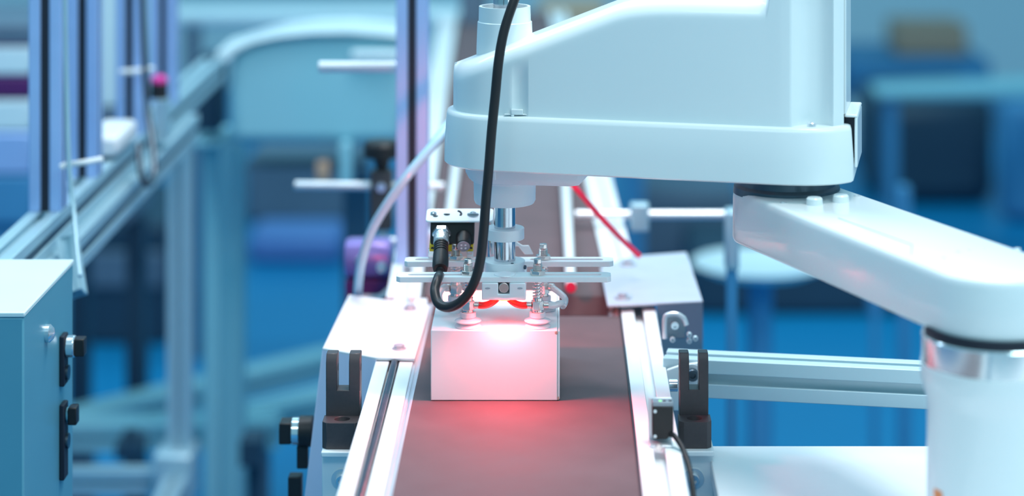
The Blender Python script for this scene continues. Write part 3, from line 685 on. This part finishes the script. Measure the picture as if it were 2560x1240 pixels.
# ------------------------------------------------------------------ guide rods, clamps and uprights of the rear conveyor
tag(MB().cyl((.0149, 2.02, .0118), (.0090, 3.2, .0118), .0050, n=24).build('guide_rod', 'alu', loc=(.0149, 2.02, .0118)), 'white guide rod pointing at the camera above the rear belt, with red end cap', 'rod')
tip = bpy.data.objects['guide_rod']
MB().lathe((.0149, 2.02, .0118), [(.0048, 0), (.0048, .0015), (.0001, .0018)], n=20, d=(0, -1, 0)).build('end_cap', 'red_wire', tip)
tag(MB().cyl((-.104, 2.20, .0118), (-.123, 3.2, .0118), .0050, n=20).build('guide_rod', 'alu', loc=(-.104, 2.2, .0118)), 'white guide rod along the left side of the rear belt, beside the scanner', 'rod')
up_ = thing('upright_post', 'tall slotted aluminium post standing on the left rail behind the scanner', 'post', (-.1375, 2.2, .002))
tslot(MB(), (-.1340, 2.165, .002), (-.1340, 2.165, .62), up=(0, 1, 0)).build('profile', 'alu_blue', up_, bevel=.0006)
MB().box((-.1378, 2.1508, .004), (-.1302, 2.1545, .62)).build('slot_shade', 'slot_dark', up_)  # dark strip standing for the shade inside the post slot
MB().box((-.1188, 2.155, .002), (-.1150, 2.185, .030)).build('foot_bracket', 'alu', up_, bevel=.001)
def rod(px0, px1, py, Y, r, label, py1=None):
    a = P(px0, py, Y); b = P(px1, py if py1 is None else py1, Y)
    return tag(MB().cyl(a, b, r, n=20).build('cross_rod', 'steel', loc=tuple(a), bevel=.0008), label, 'rod', 'steel cross rods on the guide clamps')
rod(737, 1112, 463, 2.36, .0046, 'bright horizontal rod passing through the black clamp left of the tall post', 467)
rod(797, 1003, 167, 2.20, .0056, 'bright horizontal rod sticking out from the tall post, high up')
rod(1438, 1812, 537, 2.32, .0046, 'bright horizontal rod crossing behind the red wire')
rod(905, 1000, 604, 2.30, .0046, 'short pale rod behind the blue hose by the left rail')
cl = thing('guide_clamp', 'black clamp with a round knob holding the lower cross rod', 'clamp', P(955, 560, 2.36))
pz = P(955, 463, 2.36)
MB().box(pz + Vector((-.011, -.010, -.045)), pz + Vector((.011, .010, .016))).build('clamp_body', 'black_anod', cl, bevel=.002)
MB().lathe(pz + Vector((0, 0, .016)), [(.006, 0), (.008, .010), (.019, .014), (.019, .026), (.016, .030), (.0001, .030)], n=20).build('knob', 'black_plastic', cl)
screw('screw', pz + Vector((0, -.010, 0)), (0, -1, 0), .005, .004, parent=cl)
MB().cyl((pz.x, pz.y, -.06), (pz.x, pz.y, pz.z - .045), .006, n=14).build('post', 'steel', cl)
MB().box((pz.x - .012, pz.y - .012, -.066), (-.157, pz.y + .012, -.058)).build('foot', 'alu_dark', cl)
cl = thing('guide_clamp', 'dark clamp on the right rear rail holding the rod behind the red wire', 'clamp', P(1600, 590, 2.32))
pz = P(1600, 537, 2.32)
MB().box(pz + Vector((-.010, -.009, -.016)), pz + Vector((.009, .009, .012))).build('clamp_body', 'alu_frame', cl, bevel=.002)
rl = thing('rod_support', 'pale vertical support at the right end of the rear cross rod', 'support', P(1835, 700, 2.32))
q = P(1812, 537, 2.32)
MB().box(q + Vector((0, -.012, -.055)), q + Vector((.014, .012, .006))).build('support_plate', 'alu_frame', rl, bevel=.003)
MB().box(q + Vector((.002, -.010, -.868)), q + Vector((.012, .010, -.055))).build('support_post', 'machine_blue', rl)
mo = thing('belt_motor', 'violet motor block with bright screws beside the left rail, behind the white cover', 'motor', P(945, 700, 2.2))
q = P(922, 645, 2.22)
MB().lathe(q + Vector((-.022, 0, 0)), [(.018, 0), (.020, .004), (.020, .040), (.018, .044)], n=28, d=(1, 0, 0)).build('motor_body', 'violet_motor', mo)
MB().box(q + Vector((-.022, -.016, -.045)), q + Vector((.022, .02, -.018))).build('gearbox', 'purple', mo, bevel=.002)
for x, z in ((-.006, .002), (.014, -.004)): screw('screw', q + Vector((x, -.0195, z)), (0, -1, 0), .0055, .005, parent=mo)
MB().tube([q + Vector((-.012, -.02, -.040)), q + Vector((-.006, -.02, -.034)), q + Vector((.012, -.02, -.033)), q + Vector((.022, -.015, -.026))], .0028, n=10).build('wire', 'sheet_white', mo)
tag(MB().tube([P(1180, 230, 2.05), P(1105, 335, 2.00), P(1030, 425, 1.98), P(975, 500, 1.98), P(930, 575, 1.99), P(905, 650, 2.0), P(896, 710, 2.02), P(893, 790, 2.05), P(893, 900, 2.08)], .0042, n=16).build('air_hose', 'blue_hose', loc=tuple(P(893, 900, 2.08))),
    'pale blue air hose arching down beside the tall post', 'hose')
tag(MB().tube([P(1400, 425, 2.0), P(1446, 478, 2.0), P(1490, 530, 2.02), P(1525, 568, 2.03), P(1560, 604, 2.05), P(1598, 640, 2.06)], .0026, n=12).build('red_wire', 'red_wire', loc=tuple(P(1598, 640, 2.06))),
    'red wire slanting down from under the arm to the right sheet cover', 'wire')

# ------------------------------------------------------------------ guard frame on the left
gf = thing('guard_frame', 'aluminium guard frame of slotted posts on a long slanting-away beam', 'frame', (-.468, 2.5, -.85))
ZB = .063
tslot(MB(), (-.468, 1.88, ZB - .015), (-.468, 3.12, ZB - .015)).build('beam', 'alu_frame', gf, bevel=.001)
tslot(MB(), (-.462, 1.88, ZB - .0465), (-.462, 2.84, ZB - .0465), .04, .032).build('beam', 'alu_frame', gf, bevel=.001)
for z, xx, ye in ((ZB - .015, -.4530, 3.11), (ZB - .0465, -.4420, 2.83)):
    MB().box((xx - .0045, 1.885, z - .0036), (xx - .0012, ye, z + .0036)).build('slot_shade', 'machine_navy', gf)  # dark strips put in as shade in the beam's side slots
for i, y in enumerate((2.11, 2.275, 2.525, 2.74)):
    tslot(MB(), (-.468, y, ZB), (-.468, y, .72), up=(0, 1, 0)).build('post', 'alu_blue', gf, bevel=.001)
    MB().box((-.4718, y - .0142, ZB), (-.4642, y - .0105, .72)).build('slot_shade', 'slot_dark', gf)  # slot shade of the guard posts, put in as dark strips
    MB().box((-.4575, y - .0038, ZB), (-.4538, y + .0038, .72)).build('slot_shade', 'slot_dark', gf)
lg = P(451, 700, 3.0)
tslot(MB(), (lg.x, 3.0, -.48), (lg.x, 3.0, ZB - .063), up=(0, 1, 0)).build('leg', 'alu_frame', gf)
tslot(MB(), (-.80, 3.0, -.475), (lg.x + .015, 3.0, -.475)).build('low_beam', 'alu_frame', gf)
tslot(MB(), (lg.x, 2.0, -.475), (lg.x, 2.985, -.475)).build('low_beam', 'alu_frame', gf)
MB().box((lg.x - .03, 2.96, -.50), (lg.x + .022, 3.03, -.43)).build('corner_joint', 'alu_frame', gf, bevel=.006)
tslot(MB(), (lg.x, 3.0, -.85), (lg.x, 3.0, -.49), up=(0, 1, 0)).build('leg', 'alu_frame', gf)
tslot(MB(), (-.80, 3.0, -.85), (-.80, 3.0, ZB - .063), up=(0, 1, 0)).build('leg', 'alu_frame', gf)
tslot(MB(), P(170, 600, 2.05), P(190, 735, 2.02), .016, .016, up=(0, 1, 0)).build('side_strip', 'alu_frame', gf)
q = PZ(300, 372, ZB + .004)
MB().box(q + Vector((-.030, -.05, 0)), q + Vector((.008, .06, .022))).build('connector_block', 'sheet_white', gf, bevel=.006)
# ties and thin cables on the frame
tag(MB().tube([P(152, 418, 2.085), P(165, 413, 2.085), P(210, 406, 2.08), P(255, 398, 2.09)], .0028, n=8).build('cable_tie', 'sheet_white', loc=tuple(P(152, 418, 2.085))), 'pale cable tie across the nearest guard post', 'tie')
tag(MB().tube([P(300, 180, 2.49), P(340, 178, 2.49), P(383, 172, 2.5)], .0030, n=8).build('cable_tie', 'sheet_white', loc=tuple(P(300, 180, 2.49))), 'pale cable tie across the third guard post', 'tie')
tag(MB().tube([P(355, -20, 2.45), P(360, 120, 2.45), P(368, 260, 2.45), P(384, 380, 2.42), P(384, 440, 2.40), P(366, 462, 2.38), P(352, 430, 2.38), P(345, 360, 2.40)], .0034, n=10).build('hanging_cable', 'dark_steel', loc=tuple(P(345, 360, 2.4))), 'thin dark cable hanging down the third guard post to the beam', 'cable')
tag(MB().tube([P(162, -20, 2.07), P(166, 200, 2.07), P(172, 400, 2.06), P(184, 520, 2.05), P(192, 620, 2.02), P(200, 690, 2.0)], .0022, n=10).build('hanging_cable', 'alu_frame', loc=tuple(P(200, 690, 2.0))), 'pale hose running down beside the nearest guard post', 'hose')
eb = thing('push_button', 'small black push button with a magenta cap on the guard frame', 'button', P(398, 240, 2.62))
q = P(398, 228, 2.60)
MB().cyl(q + Vector((0, 0, -.008)), q + Vector((0, 0, .010)), .0105, n=18).build('button_body', 'black_plastic', eb, bevel=.001)
MB().lathe(q + Vector((0, 0, .010)), [(.0095, 0), (.0095, .004), (.006, .008), (.0001, .009)], n=18).build('button_cap', 'magenta', eb)
MB().box((-.4525, 2.58, ZB - .02), (q.x + .010, 2.62, q.z - .008)).build('button_stand', 'alu_frame', eb)

# ------------------------------------------------------------------ control cabinet at the left edge
kc = thing('control_cabinet', 'teal metal cabinet with a pale top at the left edge', 'cabinet', (-.55, 1.77, -.85))
cx1 = -.392; y0, y1, zt = 1.686, 1.858, .073
MB().box((-.80, y0, -.85), (cx1, y1, zt - .004)).build('body', 'cabinet_teal', kc, bevel=.0015)
MB().box((-.80, y0 - .0008, zt - .004), (cx1 + .0008, y1 + .0008, zt)).build('lid', 'cabinet_top', kc, bevel=.001)
def side_bolt(py, name, plate):
    q = P(160, py, 1.822); z = q.z
    MB().box((cx1, 1.806, z - plate), (cx1 + .004, 1.822, z + .010)).build('hinge_plate', 'slot_dark', kc, bevel=.001)
    MB().cyl((cx1 + .004, 1.815, z), (cx1 + (.011 if name else .006), 1.815, z), .0088 if name else .006, n=20).build('hinge_ring', 'chrome' if name else 'cabinet_teal', kc, bevel=.001)
    MB().box((cx1 + (.011 if name else .006), 1.809, z - .007), (cx1 + (.019 if name else .013), 1.821, z + .007)).build('hinge_knob', 'black_plastic', kc, bevel=.001)
side_bolt(860, 1, .030); side_bolt(1030, 0, .050)
for py in (925, 1095): q = P(172, py, 1.822); MB().cyl((cx1, 1.815, q.z), (cx1 + .006, 1.815, q.z), .006, n=14).build('bolt', 'dark_steel', kc)
q = P(130, 850, 1.74); MB().lathe((cx1, 1.76, q.z), [(.007, 0), (.007, .003), (.004, .006), (0, .007)], n=18, d=(1, 0, 0)).build('bolt', 'chrome', kc)

# ------------------------------------------------------------------ machines further back, left
hm = thing('hooded_machine', 'large pale teal machine hood with a rounded top behind the left rail', 'machine', (-.4, 3.3, -.85))
YH = 3.15
pts = [P(x, y, YH) for x, y in ((572, 362), (572, 190), (578, 150), (595, 125), (640, 105), (700, 92), (780, 84), (870, 82), (960, 88), (1012, 96), (1012, 362))]
MB().prism([(p.x, YH, p.z) for p in pts], (0, .15, 0)).build('hood', 'machine_teal', hm, bevel=.016, seg=4)
pts2 = [P(x, y, YH) for x, y in ((540, 150), (545, 125), (590, 112), (640, 96), (700, 82), (780, 74), (870, 72), (960, 78), (1015, 84), (1015, 97), (960, 90), (870, 84), (780, 86), (700, 94), (640, 107), (595, 127), (575, 155))]
MB().prism([(p.x, YH - .012, p.z) for p in pts2], (0, .13, 0)).build('hood_rim', 'machine_pale', hm, bevel=.003)
MB().cyl(P(880, 138, YH - .012), P(1008, 138, YH - .012), .0066, n=16).build('hand_rail', 'machine_pale', hm, bevel=.001)
MB().box(P(610, 420, YH + .05), P(940, 362, YH + .25)).build('under_box', 'machine_grey', hm, bevel=.004)
MB().box(P(848, 470, YH - .02), P(884, 345, YH + .02)).build('slide_post', 'machine_teal', hm, bevel=.003)
MB().box(P(790, 455, YH), P(828, 395, YH + .04)).build('slide_block', 'brown', hm, bevel=.003)
A = P(545, 362, 3.35); MB().box((A.x, 3.37, -.85), (P(603, 362, 3.35).x, 3.41, A.z + .02)).build('stand_leg', 'machine_teal', hm, bevel=.004)
MB().box((P(860, 0, 3.4).x, 3.38, -.85), (P(925, 0, 3.4).x, 3.42, P(0, 420, 3.4).z)).build('stand_leg', 'machine_grey', hm, bevel=.004)
db = thing('junction_box', 'dark teal junction box hanging beside the hooded machine', 'box', P(530, 330, 3.25))
MB().box(P(490, 330, 3.25), P(568, 125, 3.33)).build('box_body', 'machine_navy', db, bevel=.004)
MB().box(P(482, 372, 3.25), P(572, 330, 3.33)).build('box_base', 'machine_teal', db, bevel=.003)
MB().cyl(P(530, 372, 3.29), (P(530, 372, 3.29).x, 3.29, -.85), .012, n=14).build('box_pole', 'machine_teal', db)
wb = thing('white_duct', 'long white duct running across behind the hooded machine', 'duct', P(720, 60, 5.0))
a, b = P(420, 62, 5.0), P(1180, 62, 5.0)
MB().box((a.x, 4.97, a.z), (b.x, 5.06, P(0, 22, 5.0).z)).build('duct_body', 'machine_pale', wb, bevel=.015, seg=3)
for x in (a.x + .04, b.x - .06): MB().box((x, 4.98, -.85), (x + .03, 5.02, a.z)).build('duct_leg', 'machine_grey', wb)
pc = thing('drawer_unit', 'white and purple banded drawer unit behind the guard posts', 'cabinet', (-.95, 3.4, -.85))
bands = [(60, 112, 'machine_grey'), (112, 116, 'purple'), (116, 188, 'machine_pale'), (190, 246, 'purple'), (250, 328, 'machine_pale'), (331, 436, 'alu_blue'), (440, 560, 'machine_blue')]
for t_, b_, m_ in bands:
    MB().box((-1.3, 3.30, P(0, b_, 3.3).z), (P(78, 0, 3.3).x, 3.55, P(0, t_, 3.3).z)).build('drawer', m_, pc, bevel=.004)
MB().box((-1.3, 3.31, -.85), (P(60, 0, 3.3).x, 3.55, P(0, 560, 3.3).z)).build('plinth', 'machine_blue', pc)
p2 = thing('panel_cabinet', 'pale blue cabinet seen between the second and third guard posts', 'cabinet', (-.72, 3.9, -.85))
MB().box((P(150, 0, 3.8).x, 3.8, P(0, 270, 3.8).z), (P(330, 0, 3.8).x, 4.0, P(0, -60, 3.8).z)).build('upper_panel', 'machine_pale', p2, bevel=.006)
MB().box((P(150, 0, 3.8).x, 3.8, P(0, 560, 3.8).z), (P(330, 0, 3.8).x, 4.0, P(0, 275, 3.8).z)).build('lower_panel', 'machine_grey', p2, bevel=.006)
for xx in (P(155, 0, 3.8).x, P(300, 0, 3.8).x): MB().box((xx, 3.85, -.85), (xx + .03, 3.9, P(0, 560, 3.8).z)).build('stand', 'machine_navy', p2)
dm = thing('dark_machine', 'nearly black machine body low behind the guard frame', 'machine', (-1.0, 5.3, -.85))
MB().box((P(195, 0, 5.1).x, 5.1, -.85), (P(418, 0, 5.1).x, 5.6, P(0, 560, 5.1).z)).build('body', 'machine_navy', dm, bevel=.01)
MB().box((P(205, 0, 5.1).x, 5.085, -.72), (P(408, 0, 5.1).x, 5.1, -.64)).build('front_panel', 'machine_grey', dm, bevel=.005)
# low floor frame
ff = thing('floor_frame', 'blurred pale beams lying low above the blue floor on the left', 'frame', (-.8, 3.9, -.85))
def beam(a, b, w, h, nm='beam'): return tslot(MB(), a, b, w, h).build(nm, 'machine_teal', ff)
beam(P(120, 1075, 3.55), P(900, 885, 4.25), .06, .04)
beam(P(120, 1085, 3.50), P(700, 1075, 3.50), .06, .04)
beam(P(480, 1085, 3.5), P(900, 985, 3.8), .06, .04)
for x, y, yy in ((200, 1085, 3.52), (640, 1078, 3.5), (860, 895, 4.2)):
    q = P(x, y, yy); MB().box((q.x - .02, yy - .02, -.85), (q.x + .02, yy + .02, q.z - .02)).build('foot', 'machine_grey', ff)
q = P(325, 1080, 3.3); tag(MB().box((q.x - .018, 3.28, q.z - .035), (q.x + .018, 3.34, q.z - .012)).box((q.x - .01, 3.30, -.85), (q.x + .01, 3.32, q.z)).build('frame_foot', 'machine_navy', loc=(q.x, 3.3, -.85)), 'small dark block standing between the low frame beams', 'block')
q = P(635, 1120, 3.2); tag(MB().box((q.x - .018, 3.18, q.z - .02), (q.x + .012, 3.24, q.z + .015)).box((q.x - .01, 3.20, -.85), (q.x + .01, 3.22, q.z)).build('frame_foot', 'machine_navy', loc=(q.x, 3.2, -.85)), 'dark foot block low down near the clamp knob of the left cover', 'block')

# ------------------------------------------------------------------ machines further back, right
def blk(name, label, cat, rect, Y, D, m, bev=.01, to_floor=True, m2='machine_blue', slope=0):
    x0, y0, x1, y1 = rect
    if Y is None: Y = (H + .85) * F / (y1 - CY); to_floor = False
    a = P(x0, y1, Y); b = P(x1, y0, Y)
    t = thing(name, label, cat, ((a.x + b.x) / 2, Y + D / 2, -.85))
    MB().hexa([(a.x, Y, a.z), (b.x, Y, a.z), (b.x, Y + D, a.z), (a.x, Y + D, a.z)], [(a.x, Y, b.z), (b.x, Y, b.z + slope), (b.x, Y + D, b.z + slope), (a.x, Y + D, b.z)]).build('body', m, t, bevel=bev)
    if to_floor:
        for xx in (a.x + .03, b.x - .06):
            MB().box((xx, Y + .02, -.85), (xx + .03, Y + .05, a.z)).build('stand', m2, t)
            MB().box((xx, Y + D - .05, -.85), (xx + .03, Y + D - .02, a.z)).build('stand', m2, t)
    return t
blk('dark_press', 'dark navy machine bulk behind the robot elbow', 'machine', (2190, 256, 2490, 515), None, .5, 'machine_navy', .05, slope=.02, m2='machine_navy')
blk('blue_bin', 'blue machine side at the right edge behind the robot', 'machine', (2510, 250, 2720, 560), None, .12, 'machine_blue', .04)
blk('pale_chute', 'pale chute just right of the robot elbow cover', 'chute', (2120, 262, 2192, 392), None, .15, 'machine_pale', .03)
blk('bench_rail', 'light blue bench edge sloping up to the right edge', 'bench', (2190, 222, 2720, 250), 5.9, .13, 'machine_teal', .012, slope=.02)
blk('brown_carton', 'brown blurred carton lying on the far bench', 'carton', (2240, 62, 2420, 138), 8.1, .25, 'brown', .01, to_floor=False)
blk('far_bench', 'mid blue far bench under the brown carton', 'bench', (2120, 150, 2480, 215), 8.0, .5, 'machine_blue', .02)
blk('tan_carton', 'pinkish far carton visible over the arm slope beside the quill tube', 'carton', (1345, 20, 1520, 88), 5.6, .25, 'brown', .01, to_floor=False)
blk('far_bench', 'teal far bench seen beside the quill tube', 'bench', (1290, 104, 1640, 170), 5.5, .4, 'machine_teal', .02)
blk('dark_column', 'dark grey column left of the quill tube', 'column', (1150, -140, 1215, 135), 4.0, .1, 'machine_grey', .005)
blk('rear_console', 'slate blue console far behind, under the arm', 'machine', (1585, 470, 1850, 660), None, .4, 'machine_grey', .02)
blk('rear_machine', 'dark machine above the blue floor behind the inner arm', 'machine', (1730, 640, 2330, 790), None, .4, 'machine_navy', .02, m2='machine_blue')
blk('low_bench', 'dim brown-grey bench low behind the cross rod, left of the blue hose', 'bench', (610, 400, 900, 560), None, .3, 'machine_grey', .02, m2='machine_blue')
blk('low_crate', 'light blue crate standing behind the left sheet cover', 'crate', (620, 585, 850, 660), None, .2, 'crate_blue', .02, m2='machine_blue')
wt = thing('round_tray', 'white round tray blurred below the inner arm', 'tray', P(1880, 800, 3.6))
q = P(1900, 660, 3.6)
MB().lathe((q.x, q.y, q.z), [(.0001, -.01), (.08, -.012), (.105, .0), (.108, .004), (.100, .005), (.078, -.004), (.0001, -.004)], n=40).build('dish', 'machine_pale', wt)
MB().cyl((q.x, q.y, -.85), (q.x, q.y, q.z - .01), .02, n=16).build('stem', 'machine_blue', wt)
tag(MB().box(P(2175, 790, 3.9), P(2200, 700, 3.94)).box((P(2182, 0, 3.9).x, 3.9, -.85), (P(2196, 0, 3.9).x, 3.93, P(0, 780, 3.9).z)).build('slim_post', 'machine_blue', loc=(P(2188, 0, 3.9).x, 3.9, -.85), bevel=.004), 'slim pale post below the inner arm', 'post')
tag(MB().box((P(2252, 0, 4.0).x, 4.0, -.85), (P(2278, 0, 4.0).x, 4.04, P(0, 470, 4.0).z)).build('slim_post', 'machine_blue', loc=(P(2265, 0, 4.0).x, 4.0, -.85), bevel=.004), 'slim blue post above the inner arm, right of the elbow', 'post')

for o in list(bpy.data.objects):
    if '_o' in o.keys(): del o['_o']
